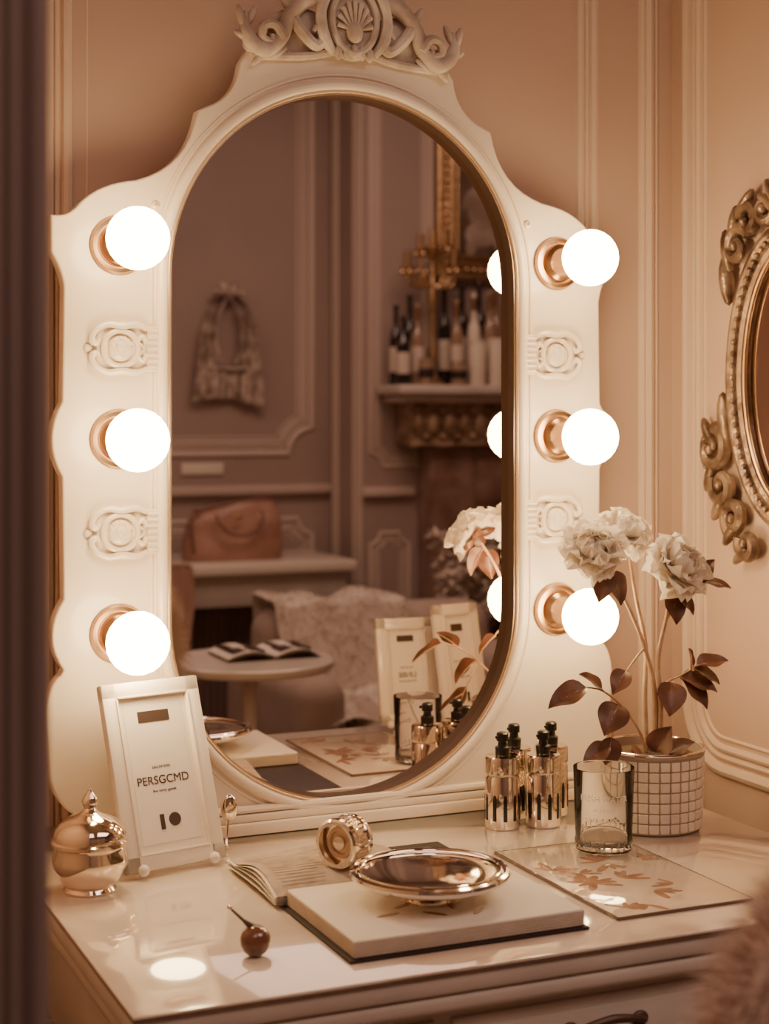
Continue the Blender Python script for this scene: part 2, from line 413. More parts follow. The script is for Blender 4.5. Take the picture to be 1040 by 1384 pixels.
# ------------------------------------------------------------ oval ornate wall mirror
b=B(); oy,oz=-.205,1.385; X0=.615
def O(a,ry,rz,x=0): return (X0-x, oy+ry*cos(a), oz+rz*sin(a))
ts=[2*pi*i/60 for i in range(60)]
b.sweep([O(t,.118,.200,.008) for t in ts],.009,'ovalframe',closed=True)
b.sweep([O(t,.135,.217,.010) for t in ts],.013,'ovalframe',closed=True)
b.sweep([O(t,.108,.190,.010) for t in ts],.0035,'bronze',closed=True)
for i in range(72):
    t=2*pi*i/72; b.sph(O(t,.126,.209,.020),.0048,'ovalframe',seg=8)
vs=[O(t,.118,.200,.002) for t in ts]; b.add(vs,[list(range(60))],'mirror')
vs=[O(t,.135,.217,-.004) for t in ts]; b.add(vs,[list(range(60))],'ovalframe')
def scroll(cy,cz,r,a0,turn,d,tr=.011):
    p=[]
    for i in range(22):
        k=i/21; a=a0+d*turn*2*pi*k; rr=r*(1-.78*k)
        p.append((X0-.010-.008*k, cy+rr*cos(a), cz+rr*sin(a)))
    b.sweep(p,[tr,tr*.9,tr*.35],'ovalframe',seg=8)
    b.sph((X0-.02,cy,cz),tr*.8,'ovalframe',seg=10)
for s in (1,-1):
    for (dy,dz,r,a0,tn,d) in ((.120,.200,.030,2.6,1.2,-1),(.095,.235,.026,.6,1.1,1),
        (.185,-.110,.034,1.6,1.25,1),(.160,-.165,.030,.4,1.2,-1),(.128,-.215,.028,5.4,1.2,1),(.095,-.250,.024,.3,1.1,-1),(.05,.25,.028,2,1.1,1)):
        scroll(oy+s*dy,oz+dz,r,a0 if s>0 else pi-a0,tn,d*s)
    for i,(dy,dz,a,l) in enumerate(((.200,-.085,.5,.028),(.207,-.115,.1,.028),(.193,-.150,-.4,.030),(.168,-.195,-.6,.032),(.138,-.235,-.7,.030),(.112,-.268,-.9,.026),
             (.150,.150,.15,.04),(.148,.195,.2,.035),(.132,.232,-.2,.032),(.105,.262,-.8,.030),(.155,-.06,.15,.04))):
        b.sph((0,0,0),l,'ovalframe',(.32,.30,1),M4=T((X0-.012,oy+s*dy,oz+dz))@R(-s*a,'X'),seg=12)
for k in range(7):
    a=radians(-60+20*k); b.sph((0,0,0),.042,'ovalframe',(.3,.25,1),M4=T((X0-.012,oy+.04*sin(a),oz+.235+.035*cos(a)))@R(-a,'X'),seg=12)
b.build('ornate_oval_mirror')

# ------------------------------------------------------------ table-top things
TZ=.7502
b=B()
b.lathe([(0,0),(.031,0),(.033,.003),(.030,.007),(.038,.016),(.0465,.032),(.0475,.042),(.045,.054),(.0455,.058),(.049,.060),(.049,.064),(.046,.066),(.0462,.069),(.044,.078),(.036,.087),(.024,.094),(.014,.098),(.009,.101),(.007,.104),(.0095,.108),(.0105,.113),(.008,.118),(.003,.125),(0,.129)],'jar',T((-.415,-.174,TZ))@S(.97,.97,.97),seg=56)
b.build('lidded_sugar_jar',(-.415,-.174,TZ))
def picture_frame(name, base, yaw, lean, w, h, words, facing=1):
    b=B(); bw=.021
    MM=T(base)@R(yaw,'Z')@R(-lean,'X')
    z0=.006
    for (x0,x1,za,zb) in ((-w/2,w/2,z0,z0+bw),(-w/2,w/2,z0+h-bw,z0+h),(-w/2,-w/2+bw,z0,z0+h),(w/2-bw,w/2,z0,z0+h)):
        b.box(x0,x1,-.007,.007,za,zb,'pfwhite',.0025,M4=MM)
    iw=w/2-bw
    for (x0,x1,za,zb) in ((-iw,iw,z0+bw-.003,z0+bw),(-iw,iw,z0+h-bw,z0+h-bw+.003),(-iw-.003,-iw,z0+bw,z0+h-bw),(iw,iw+.003,z0+bw,z0+h-bw)):
        b.box(x0,x1,-.009,-.004,za,zb,'pfwhite',.001,M4=MM)
    b.box(-iw-.004,iw+.004,-.001,.003,z0+bw-.004,z0+h-bw+.004,'pfwhite',M4=MM)
    b.box(-iw+.008,iw-.008,-.0014,.003,z0+bw+.010,z0+h-bw-.010,'paper',M4=MM)
    b.box(-w/2+.005,w/2-.005,.003,.006,z0+.004,z0+h-.004,'bookdark',M4=MM)
    for x in (-w*.36,w*.36): b.sph((x,-.010,.0075),.0075,'pfwhite',M4=MM,seg=14)
    b.box(-iw*.45,iw*.45,-.0022,-.001,z0+h*.775,z0+h*.835,'ink',M4=MM)
    vs,fs=text(words,.0150 if w>.13 else .014,.0004); b.add(vs,fs,'ink',MM@T((0,-.0016,z0+h*.46))@FX)
    vs,fs=text('EAU DE SOIR',.0045); b.add(vs,fs,'ink',MM@T((0,-.0016,z0+h*.53))@FX)
    vs,fs=text('fine vanity goods',.005); b.add(vs,fs,'ink',MM@T((0,-.0016,z0+h*.405))@FX)
    b.box(-.013,-.007,-.0022,-.001,z0+h*.20,z0+h*.28,'ink',M4=MM)
    b.lathe([(0,0),(.0085,0),(.0085,.0012),(0,.0012)],'ink',MM@T((.008,-.001,z0+h*.245))@FX,seg=18)
    return b.build(name)
yaw=atan2(.037,.140)
picture_frame('picture_frame',(-.295,-.139,TZ+.001),yaw*.9,radians(19),.142,.238,'PERSGCMD')
picture_frame('picture_frame',(.365,-.555,TZ+.001),pi+.08,radians(12),.115,.195,'LINBE')
picture_frame('picture_frame',(.450,-.490,TZ+.001),pi-.15,radians(12),.098,.225,'FIN')

b=B()
b.sph((-.195,-.045,.800),.017,'jar',(.7,.35,1.1)); b.sweep([(-.197,-.046,.786),(-.202,-.055,.765),(-.205,-.062,.7525)],.0022,'jar')
b.sph((-.205,-.062,.7540),.0035,'jar')
b.build('gold_spoon')

# open book : spine along X at y=-.335
b=B()
b.box(-.226,.066,-.548,-.150,TZ,TZ+.0035,'bookdark',.001)
b.box(-.2195,.062,-.543,-.338,TZ+.0035,TZ+.0225,'paper',.0015)
for k in range(7): b.box(-.2203,.0628,-.5438,-.3372,TZ+.005+k*.0024,TZ+.0056+k*.0024,'page')
NP=13
def pg(u,v,k):
    t=k/(NP-1)
    return (-.232+.004*sin(k*2.1)+u*(.178-.005*sin(k*1.3)), -.338+v*(.184-.010*t+.004*sin(k*1.7)),
            TZ+.0042+.0007*k+.021*t*sin(pi*min(1,v*1.12+.04))*(1-.45*v)+.0045*sin(u*3+k*.4)*v*t+.006*t*v)
for k in range(NP): b.grid(lambda u,v,k=k:pg(u,v,k),8,14,'paper' if k%3 else 'page')
random.seed(3)
for r_ in range(20):
    v=.10+r_*.042
    for w_ in range(2):
        u0=.07+w_*.46; u1=u0+.38*random.uniform(.75,1)
        A=[pg(u0+(u1-u0)*q/6,v-.004,NP-1) for q in range(7)]; Bq=[pg(u0+(u1-u0)*q/6,v+.004,NP-1) for q in range(7)]
        vv=[(p[0],p[1],p[2]+.0005) for p in A+Bq]
        b.add(vv,[[q,q+1,q+8,q+7] for q in range(6)],'page')
for (x,y,a) in ((-.12,-.45,.4),(-.07,-.47,1.4),(-.10,-.49,2.3),(-.15,-.475,.2),(-.05,-.50,.8)):
    b.sph((0,0,0),.016,'autumn',(1,.28,.02),M4=T((x,y,TZ+.0226))@R(a,'Z'),seg=12)
b.build('open_book')

b=B(); BZ=TZ+.0230
b.lathe([(0,0),(.036,0),(.038,.003),(.034,.005),(.024,.008),(.022,.011),(.030,.014),(.060,.017),(.082,.021),(.091,.026),(.093,.030),(.092,.0335),(.088,.035),(.084,.033),(.080,.0315),(.074,.0325),(.05,.0345),(.02,.0355),(0,.0357)],'silver',T((-.081,-.437,BZ)),seg=64)
b.tubeprof([(.082+.0016*cos(a),.0345+.0016*sin(a)) for a in [2*pi*i/8 for i in range(8)]],'silver',T((-.081,-.437,BZ)),seg=64)
b.build('footed_silver_tray',(-.081,-.437,BZ))
b=B(); MM=T((-.130,-.296,TZ+.0595))@R(radians(32),'Z')@R(-pi/2,'Y')
b.lathe([(0,-.020),(.0275,-.020),(.030,-.018),(.0305,-.012),(.029,-.010),(.029,.010),(.0305,.012),(.030,.018),(.0275,.020),(.024,.020),(.022,.006),(.0,.006)],'silver',MM,seg=44)
b.lathe([(.020,.006),(.019,.010),(.014,.010),(.013,.0075),(0,.0075)],'rim',MM,seg=36); b.lathe([(.009,.007),(.008,.012),(0,.013)],'silver',MM,seg=24)
for k in range(32):
    a=2*pi*k/32; b.box(.0285,.0295,-.0015,.0015,-.009,.009,'rim',M4=MM@R(a,'Z'))
b.build('round_metal_tin')
b=B(); c=Vector((-.309,-.482,TZ+.0170))
b.sph(c,.0168,'wood',seg=28)
b.sweep([c+Vector((-.003,.002,.014)),c+Vector((-.012,.004,.022)),c+Vector((-.026,.006,.036))],[.0045,.0018,.0012],'darkrim')
b.sph(c+Vector((-.027,.0062,.037)),.003,'jar')
b.build('wooden_ball_hairpin')

b=B()
b.box(.112,.300,-.533,-.228,TZ,TZ+.0035,'print',.0008)
for (x0,x1,y0,y1) in ((.112,.300,-.5335,-.532),(.112,.1135,-.533,-.228),(.2985,.300,-.533,-.228),(.112,.3,-.2295,-.228)):
    b.box(x0-.0003,x1+.0003,y0-.0003,y1+.0003,TZ+.0002,TZ+.0036,'glassedge')
random.seed(11)
for i in range(15):
    cx=random.uniform(.135,.28); cy=random.uniform(-.51,-.31); a0=random.uniform(0,6.3)
    for k in range(random.randint(3,5)):
        a=a0+k*random.uniform(.5,.9); l=random.uniform(.011,.02)
        b.sph((0,0,0),l,'autumn',(1,.3,.012),M4=T((min(max(cx+l*cos(a),.13),.283),cy+l*sin(a),TZ+.0036))@R(a,'Z'),seg=12)
b.build('printed_glass_placemat')

b=B(); c=(.250,-.275,TZ+.0039)
b.lathe([(0,0),(.034,0),(.037,.002),(.0405,.108),(.0402,.1093),(.0394,.108),(.0362,.014),(.034,.010),(0,.009)],'glass',T(c),seg=56)
fa=atan2(-2.136+.275,-.88-.25)
for st,zz,sz in (('FRESH WATER',.074,.0105),('FRAGRANCE',.046,.009),('maison',.060,.010)):
    vs,fs=text(st,sz,.0003)
    out=[]
    for p in vs:
        z=zz+p.y; r_=.0377+.0035*z/.108+p.z; a=fa+p.x/r_
        out.append((c[0]+r_*cos(a),c[1]+r_*sin(a),c[2]+z))
    b.add(out,fs,'frost')
for k in range(24):
    a=2*pi*k/24; b.sph((c[0]+.0368*cos(a),c[1]+.0368*sin(a),c[2]+.011),.005,'glass',(.35,.35,1.3),M4=None,seg=8)
b.build('glass_tumbler')

for i,(x,y) in enumerate(((.188,-.105),(.246,-.118),(.232,-.057),(.288,-.066))):
    b=B(); MM=T((x,y,TZ))
    b.lathe([(0,0),(.0235,0),(.0245,.002),(.0245,.070),(.0232,.072),(.0232,.075),(.0248,.077),(.0248,.096),(.0235,.100),(.010,.101),(.0095,.104)],'chrome',MM,seg=40)
    for k in range(10):
        a=2*pi*k/10+.2*i; b.box(.0238,.0251,-.0028,.0028,.012,.044,'black',.0008,M4=MM@R(a,'Z'))
        b.sph((.0238,0,.045),.0029,'black',(.4,1,1.6),M4=MM@R(a,'Z'),seg=10)
    b.lathe([(.010,.100),(.0105,.112),(.0065,.114),(.0060,.120),(.0085,.121),(.0085,.131),(.006,.133),(0,.133)],'black',MM,seg=20)
    b.sweep([(x,y,TZ+.127),(x-.012,y-.004,TZ+.127)],.0022,'black',seg=8)
    b.build('perfume_bottle',(x,y,TZ))

# ------------------------------------------------------------ flower pot + peonies
b=B(); pc=Vector((.3855,-.181,TZ)); MM=T(pc)
b.lathe([(0,0),(.066,0),(.070,.003),(.0725,.104),(.0745,.107),(.0730,.112),(.069,.112),(.068,.098),(0,.098)],'grout',MM,seg=64)
b.tubeprof([(.0730+.0022*cos(a),.1115+.0022*sin(a)) for a in [2*pi*i/8 for i in range(8)]],'chrome',MM,seg=64)
NR,NC=7,30
for r_ in range(NR):
    for k in range(NC):
        a=2*pi*k/NC; z0=.004+r_*.0143; rr=.0695+.003*z0/.104
        b.box(rr-.0015,rr+.0016,-.0066,.0066,z0,z0+.0127,'tile',.001,1,M4=MM@R(a,'Z'))
b.sph((0,0,.098),.066,'soil',(1,1,.12),M4=MM)
def petal(w,l,cup,curl,ruf,seed):
    def fn(u,v):
        uu=2*u-1; ww=w*(sin(pi*(.08+.80*v))**.7)
        if v>.95: ww*=.8
        n=noise.noise(Vector((uu*2.2+seed,v*2,seed*.7)))
        z=l*v*(1-.10*uu*uu*v)+.10*l*n*v
        y=cup*sin(pi*v*.8)-cup*1.1*uu*uu*v**.5+curl*v*v*v+ruf*n*v*v
        return (uu*ww,y,z)
    return fn
def peony(b,c,r,axis,seed):
    random.seed(seed); q=Vector((0,0,1)).rotation_difference(Vector(axis).normalized()).to_matrix().to_4x4()
    MB=T(Vector(c))@q
    for lay,(n,tilt,l,w) in enumerate(((4,4,.55,.26),(6,18,.66,.32),(8,34,.80,.38),(9,52,.95,.44),(9,70,1.05,.48),(7,88,1.08,.50))):
        for k in range(n):
            a=2*pi*k/n+lay*.5+random.uniform(-.2,.2); t=radians(tilt+random.uniform(-9,9))
            b.grid(petal(r*w,r*l*random.uniform(.85,1.1),r*.18,r*(.12 if lay>2 else -.10),r*.38,random.uniform(0,50)),7,7,'petal',MB@R(a,'Z')@T((0,r*.03,0))@R(-t,'X'))
    for k in range(4):
        a=2*pi*k/4+seed
        b.grid(petal(r*.22,r*.7,r*.06,-r*.2,r*.1,k),4,6,'leaf',MB@R(a,'Z')@T((0,0,-.004))@R(-radians(122),'X'))
def leaf(b,base,direction,l,w,nrm=(0,-.6,1),droop=.25,m='leaf'):
    d=Vector(direction).normalized(); N=Vector(nrm); N=(N-d*N.dot(d)).normalized(); X=d.cross(N)
    nu,nv=(6,10) if m=='leaf' else (2,3)
    def fn(u,v):
        uu=2*u-1; ww=w*sin(pi*(v**.8))**.85+.0005
        p=Vector(base)+d*l*v+X*uu*ww+N*(abs(uu)*ww*.35-droop*l*v*v+.04*l*sin(9*v)*abs(uu))
        return p[:]
    b.grid(fn,nu,nv,m)
    if m=='leaf': b.sweep([Vector(base)+d*l*v-N*droop*l*v*v-N*.0006 for v in (0,.25,.5,.75,.97)],[.0012,.0004],'stem',seg=5)
top=pc+Vector((0,0,.098))
F1=Vector((.300,-.165,1.150)); F2=Vector((.366,-.140,1.170)); F3=Vector((.416,-.195,1.124))
stems=[[top+Vector((.004,0,0)),(.392,-.18,.93),(.378,-.175,1.00),(.345,-.17,1.075),(.308,-.166,1.128)],
       [top+Vector((-.006,.004,0)),(.380,-.172,.93),(.386,-.165,1.0),(.376,-.155,1.07),(.370,-.142,1.148)],
       [top+Vector((.010,-.005,0)),(.398,-.185,.92),(.392,-.188,.985),(.402,-.192,1.04),(.414,-.195,1.100)],
       [top+Vector((-.010,-.004,0)),(.360,-.19,.885),(.325,-.20,.925),(.290,-.205,.950),(.262,-.21,.957)]]
for i,sx in enumerate(stems): b.sweep(catmull(sx,6),[.0042,.0032,.0022] if i<3 else [.0025,.0016,.001],'stem')
side=[[(.392,-.18,.93),(.41,-.182,.95),(.43,-.185,.958),(.455,-.19,.972)],
      [(.402,-.192,1.04),(.43,-.195,1.075),(.452,-.196,1.092)],
      [(.378,-.175,1.0),(.36,-.178,.985),(.345,-.18,.97)],
      [(.325,-.20,.925),(.312,-.202,.90),(.305,-.205,.885)]]
for sx in side: b.sweep(catmull(sx,5),[.0018,.001],'stem')
peony(b,F1-Vector((0,0,.012)),.046,(-.35,-.80,.75),2)
peony(b,F2-Vector((0,0,.010)),.042,(.05,-.75,.8),5)
peony(b,F3-Vector((0,0,.010)),.049,(.25,-.85,.6),9)
for (bs,d,l,w) in (((.262,-.21,.957),(-1,0,-.25),.060,.019),((.290,-.205,.95),(-.75,-.2,.75),.045,.014),((.320,-.20,.928),(-.5,-.3,-.45),.050,.022),
    ((.305,-.205,.885),(-.35,-.3,-.9),.045,.016),((.300,-.205,.875),(-1,-.2,-.45),.050,.015),((.345,-.178,.97),(-.6,-.3,-.5),.04,.015),
    ((.318,-.168,1.115),(-.4,-.4,-.8),.05,.018),((.325,-.168,1.11),(.3,-.4,-.9),.05,.018),
    ((.455,-.19,.972),(.9,-.3,.3),.048,.015),((.450,-.19,.968),(.8,-.3,-.3),.045,.015),((.445,-.19,.966),(-.1,-.4,.8),.036,.012),
    ((.430,-.186,.958),(.55,-.5,-.6),.058,.022),((.415,-.185,.950),(-.3,-.5,-.6),.050,.021),((.43,-.186,.955),(.85,-.5,-.15),.055,.02),
    ((.452,-.196,1.092),(.9,-.3,.0),.052,.013),((.450,-.196,1.090),(.4,-.3,.8),.042,.015),((.408,-.195,1.084),(.0,-.5,-.9),.05,.018),((.415,-.195,1.084),(.6,-.4,-.7),.045,.016),
    (tuple(top+Vector((0,-.01,.004))),(.15,-.4,.8),.045,.020),(tuple(top+Vector((.01,-.02,.002))),(.6,-.5,.6),.045,.017),(tuple(top+Vector((-.02,-.01,.002))),(-.6,-.5,.4),.04,.015)):
    leaf(b,bs,d,l,w)
b.build('potted_peony',pc)

# ------------------------------------------------------------ fur helper
def fur(b,vs,fs,n,L,m,w=.0012,grav=.5):
    tris=[]
    for f in fs:
        for k in range(1,len(f)-1):
            A,Bv,Cv=Vector(vs[f[0]]),Vector(vs[f[k]]),Vector(vs[f[k+1]])
            nr=(Bv-A).cross(Cv-A); tris.append((nr.length/2,A,Bv,Cv,nr))
    acc=[];t=0
    for q in tris: t+=q[0]; acc.append(t)
    V=[];Fc=[]
    for i in range(n):
        q=tris[min(bisect.bisect(acc,random.random()*t),len(tris)-1)]
        u,v=random.random(),random.random()
        if u+v>1:u,v=1-u,1-v
        p=q[1]+(q[2]-q[1])*u+(q[3]-q[1])*v; nn=q[4].normalized()
        cl=noise.noise_vector(p*22)*.75
        d=(nn+cl+Vector((random.uniform(-.25,.25),random.uniform(-.25,.25),random.uniform(-.25,.25)))).normalized()
        l=L*random.uniform(.6,1.2); s=d.orthogonal().normalized()*w
        s=Matrix.Rotation(random.uniform(0,pi),3,d)@s
        o=len(V)
        for k in range(3):
            t_=k/2; c=p+d*l*t_+Vector((0,0,-grav*l*t_*t_)); ww=1-t_*.92
            V.append(c-s*ww); V.append(c+s*ww)
        for k in range(2): Fc.append([o+2*k,o+2*k+1,o+2*k+3,o+2*k+2])
    b.add(V,Fc,m)
def rbox(x0,x1,y0,y1,z0,z1,bev,seg=5):
    t=B(); t.box(x0,x1,y0,y1,z0,z1,'fur',bev,seg); 
    return t.v,t.f
b=B(); cx=-.066
def backf(u,v):
    a=2*pi*u
    zz=.50+.54*v
    k=max(0,(v-.54)/.46); hw=.180*sqrt(max(0,1-k**2.4))+.004; th=.036*sqrt(max(0,1-k**6))+.004
    c_,s_=cos(a),sin(a)
    return (cx+hw*(abs(c_)**.8)*(1 if c_>0 else -1), -1.225+th*(abs(s_)**.8)*(1 if s_>0 else -1), zz)
t_=B(); t_.grid(backf,36,26,'fur'); vs=[Vector(p) for p in t_.v]; fs=t_.f
b.add(vs,fs,'fur')
top_f=[f for f in fs if vs[f[0]].z>.80]; low_f=[f for f in fs if vs[f[0]].z<=.80]
fur(b,vs,top_f,18000,.036,'fur',.0007,.35); fur(b,vs,low_f,4000,.036,'fur',.0014)
vs,fs=rbox(cx-.20,cx+.20,-1.22,-.86,.42,.50,.035,5); b.add(vs,fs,'fur'); fur(b,vs,fs,4000,.035,'fur',.0015)
b.box(cx-.18,cx+.18,-1.23,-.88,.38,.43,'rim',.01)
for x in (-.16,.16):
    for y in (-1.2,-.9): b.sweep([(cx+x,y,.40),(cx+x*1.15,y+(.0),0)],[.016,.010],'bronze')
    b.sweep([(cx+x*.8,-1.225,.38),(cx+x*.8,-1.225,.60)],.012,'bronze')
b.build('fluffy_vanity_chair')

# ------------------------------------------------------------ things in the room seen through the mirror
b=B()
b.box(.30,1.43,-3.90,-3.36,.745,.785,'pfwhite',.008); b.box(.33,1.40,-3.88,-3.39,.63,.745,'table',.006)
for x in (.36,1.37):
    for y in (-3.85,-3.42): b.lathe([(.014,0),(.022,.02),(.016,.05),(.03,.5),(.03,.64)],'table',T((x,y,0)),seg=16)
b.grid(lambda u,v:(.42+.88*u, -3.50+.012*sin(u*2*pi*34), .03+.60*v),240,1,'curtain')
b.build('console_table')
b=B()
def bagf(u,v):
    a=2*pi*u; k=1+.05*sin(pi*v)-.16*v*v; sx=.182*k; sy=.085*(1-.62*v*v)
    c_,s_=cos(a),sin(a)
    x=sx*(abs(c_)**.45)*(1 if c_>0 else -1); y=sy*(abs(s_)**.6)*(1 if s_>0 else -1)
    n=noise.noise(Vector((x*9,y*9,v*3)))*.014
    return (1.02+x*(1+n*3),-3.58+y+n*v,.786+.200*v+n*v-.012*(x/.18)**2*v+.028*v*(x/.185))
b.grid(bagf,56,16,'bag'); 
vs=[bagf(i/48,0) for i in range(48)]; b.add(vs,[list(range(48))],'bag'); vs=[bagf(i/48,1) for i in range(48)]; b.add(vs,[list(range(48))],'bag')
b.sweep(catmull([(.872,-3.575,.962),(.94,-3.562,.982),(1.03,-3.56,.994),(1.12,-3.562,1.008),(1.165,-3.575,1.012)]),.006,'bagseam')
b.sweep([bagf(.5+.5*i/30,.72) for i in range(31)],.0035,'bagseam',seg=6)
b.sweep([bagf(.5+.5*i/30,.03) for i in range(31)],.004,'bagseam',seg=6)
for q in (.56,.94): b.sweep([bagf(q,.03+.9*i/10) for i in range(11)],.0035,'bagseam',seg=6)
b.sweep(catmull([(.875,-3.55,.965),(.845,-3.50,.97),(.828,-3.475,.93),(.832,-3.47,.86),(.842,-3.49,.82)]),.007,'bagseam')
# rolled carrying handle lying over the front
b.sweep(catmull([(.93,-3.50,.955),(.935,-3.475,.925),(.98,-3.468,.885),(1.05,-3.468,.885),(1.10,-3.475,.93),(1.105,-3.50,.965)]),.006,'bagseam')
b.sph((1.01,-3.495,.945),.010,'gold',(1.5,.5,1))
b.build('leather_toiletry_bag')
b=B(); b.box(.60,.75,-3.62,-3.50,.7865,.803,'paper',.006); b.box(.605,.745,-3.618,-3.502,.804,.820,'candle',.006)
b.build('folded_towels')
b=B(); 
b.grid(lambda u,v:(.705+.085*u+.01*sin(v*5),-3.345+.006*sin(u*14),.791-.33*v),30,10,'pink'); b.grid(lambda u,v:(.705+.085*u,-3.345-.10*v,.792+.002*sin(u*14)),30,4,'pink'); b.build('draped_scarf')
b=B(); gx,gy=1.11,-3.925
b.sph((gx,gy-.01,1.80),.014,'bronze'); b.sweep([(gx,gy-.02,1.80),(gx,gy+.0,1.79)],.006,'bronze')
b.sweep(catmull([(gx-.075,gy+.012,1.745),(gx-.03,gy+.02,1.775),(gx,gy+.022,1.785),(gx+.03,gy+.02,1.775),(gx+.075,gy+.012,1.745)]),.006,'darkrim')
for s in (-1,1):
    def gf(u,v,s=s):
        w=.020+.036*v**.9; x=gx+s*(.078+.018*v)+ (u-.5)*2*w
        if v<.22: x=gx+s*(.055+.12*v)+(u-.5)*2*(.014+.05*v)
        return (x, gy+.018+.012*sin(u*13+v*3)+.006*sin(v*9), 1.755-.385*v-.02*s*u*v)
    b.grid(gf,24,24,'garment')
b.grid(lambda u,v:(gx+(u-.5)*.17,gy+.008+.008*sin(u*20),1.55-.17*v-.05*(1-(2*u-1)**2)*(1-v)),30,10,'garment')
for a in (-1.1,-.4,.4,1.1): b.sph((0,0,0),.038,'garment',(.38,.4,1),M4=T((gx+.035*sin(a),gy+.02,1.785+.02*cos(a)))@R(a*1.3,'Y'),seg=12)
for s in (-1,1): b.sweep(catmull([(gx,gy+.022,1.79),(gx+s*.045,gy+.024,1.70),(gx+s*.05,gy+.024,1.60),(gx+s*.03,gy+.024,1.52)]),.006,'garment')
b.sweep([(gx-.085,gy+.02,1.50),(gx+.085,gy+.02,1.50)],.006,'garment')
b.box(gx-.02,gx+.02,-3.949,-3.935,1.77,1.83,'bronze',.004)
b.sweep([(gx,-3.94,1.80),(gx,gy+.0,1.80)],.006,'bronze')
b.build('hanging_camisole')
B().box(.93,1.10,-3.949,-3.94,1.085,1.13,'pfwhite',.002).build('wall_card')

b=B(); W=-3.595
b.box(1.60,2.75,W,-3.355,1.395,1.432,'table',.010,3); b.box(1.63,2.72,W,-3.39,1.365,1.395,'table',.010,3)
b.box(1.68,2.68,W,-3.44,1.20,1.365,'carve',.01)
for k in range(15):
    x=1.71+k*.066
    b.sph((x,-3.435,1.285),.03,'carve',(.8,.5,1.2),seg=12)
    for s in (-1,1): b.sweep([(x+s*(.030*(1-i/14*.8))*cos(i*.5),-3.432,1.285+.034*sin(i*.5)*s) for i in range(14)],[.007,.003],'carve',seg=6)
    b.sph((x+.033,-3.43,1.335),.014,'carve',seg=10); b.sph((x+.033,-3.43,1.235),.014,'carve',seg=10)
b.sweep([(1.68,-3.435,1.205),(2.68,-3.435,1.205)],.011,'carve'); b.sweep([(1.68,-3.435,1.358),(2.68,-3.435,1.358)],.009,'carve')
for x in (1.78,2.40): 
    b.box(x,x+.18,W,-3.47,0.001,1.20,'marblefp',.006); b.box(x+.03,x+.15,-3.475,-3.462,.15,1.08,'marblefp',.004); b.box(x-.02,x+.2,W,-3.45,0.001,.12,'marblefp',.005)
b.box(1.96,2.40,W,-3.48,.95,1.20,'marblefp',.004); b.box(1.98,2.38,-3.485,-3.474,.98,1.16,'marblefp',.004)
b.box(1.96,2.40,W,-3.585,0.001,.95,'bookdark')
b.build('fireplace_mantel')
def bot(name,x,y,h,r,m,lab=True,kind=0):
    b=B(); MM=T((x,y,1.4325))
    if kind==0:
        b.lathe([(0,0),(r*.95,0),(r,.004),(r,h*.56),(r*.85,h*.64),(r*.36,h*.72),(r*.33,h*.94),(r*.42,h*.95),(r*.42,h*.985),(r*.3,h),(0,h)],m,MM,seg=20)
        b.lathe([(r*.36,h*.80),(r*.37,h*.995),(0,h*1.003)],'bronze' if m!='bottle' else 'bookdark',MM,seg=16)
        if lab: b.lathe([(r*1.01,h*.16),(r*1.02,h*.17),(r*1.02,h*.46),(r*1.01,h*.47)],'labelm',MM,seg=20)
    else:
        b.lathe([(0,0),(r,0),(r*1.03,.004),(r*1.03,h*.9),(r,h*.92),(r*1.05,h*.93),(r*1.05,h),(0,h)],m,MM,seg=24)
        if lab: b.lathe([(r*1.04,h*.25),(r*1.045,h*.26),(r*1.045,h*.6),(r*1.04,h*.61)],'bookdark',MM,seg=24)
    b.build(name,(x,y,1.4325))
for (x,y,h,r,m) in ((1.645,-3.43,.26,.027,'bottle'),(1.655,-3.52,.31,.026,'bottle'),(1.72,-3.535,.35,.027,'bottle'),(1.72,-3.465,.31,.026,'amber'),(1.89,-3.47,.33,.025,'amber'),
    (1.875,-3.55,.38,.026,'bottle'),(1.945,-3.535,.40,.028,'bottle'),(1.965,-3.472,.36,.026,'candle'),(2.02,-3.535,.41,.030,'bottle'),(2.035,-3.472,.37,.027,'amber'),(2.09,-3.53,.39,.030,'amber'),(2.165,-3.53,.34,.032,'bottle'),(2.25,-3.5,.33,.03,'amber')):
    bot('wine_bottle',x,y,h,r,m)
for (x,y,h,r,m) in ((1.725,-3.395,.10,.028,'amber'),(1.862,-3.395,.09,.030,'amber'),(1.942,-3.398,.17,.033,'candle'),(2.026,-3.396,.18,.034,'candle'),(2.11,-3.42,.17,.034,'candle'),(2.21,-3.42,.2,.035,'candle')):
    bot('pillar_candle' if m=='candle' else 'cosmetic_jar',x,y,h,r,m,m!='candle',1)
b=B(); ccx,cy_=1.795,-3.488; z0=1.4325
b.lathe([(0,0),(.046,0),(.048,.01),(.033,.02),(.015,.04),(.012,.08),(.022,.12),(.012,.16),(.010,.30),(.024,.34),(.012,.38),(.012,.48),(.030,.50),(.034,.53),(.016,.54),(.014,.60),(0,.61)],'gold',T((ccx,cy_,z0)),seg=20)
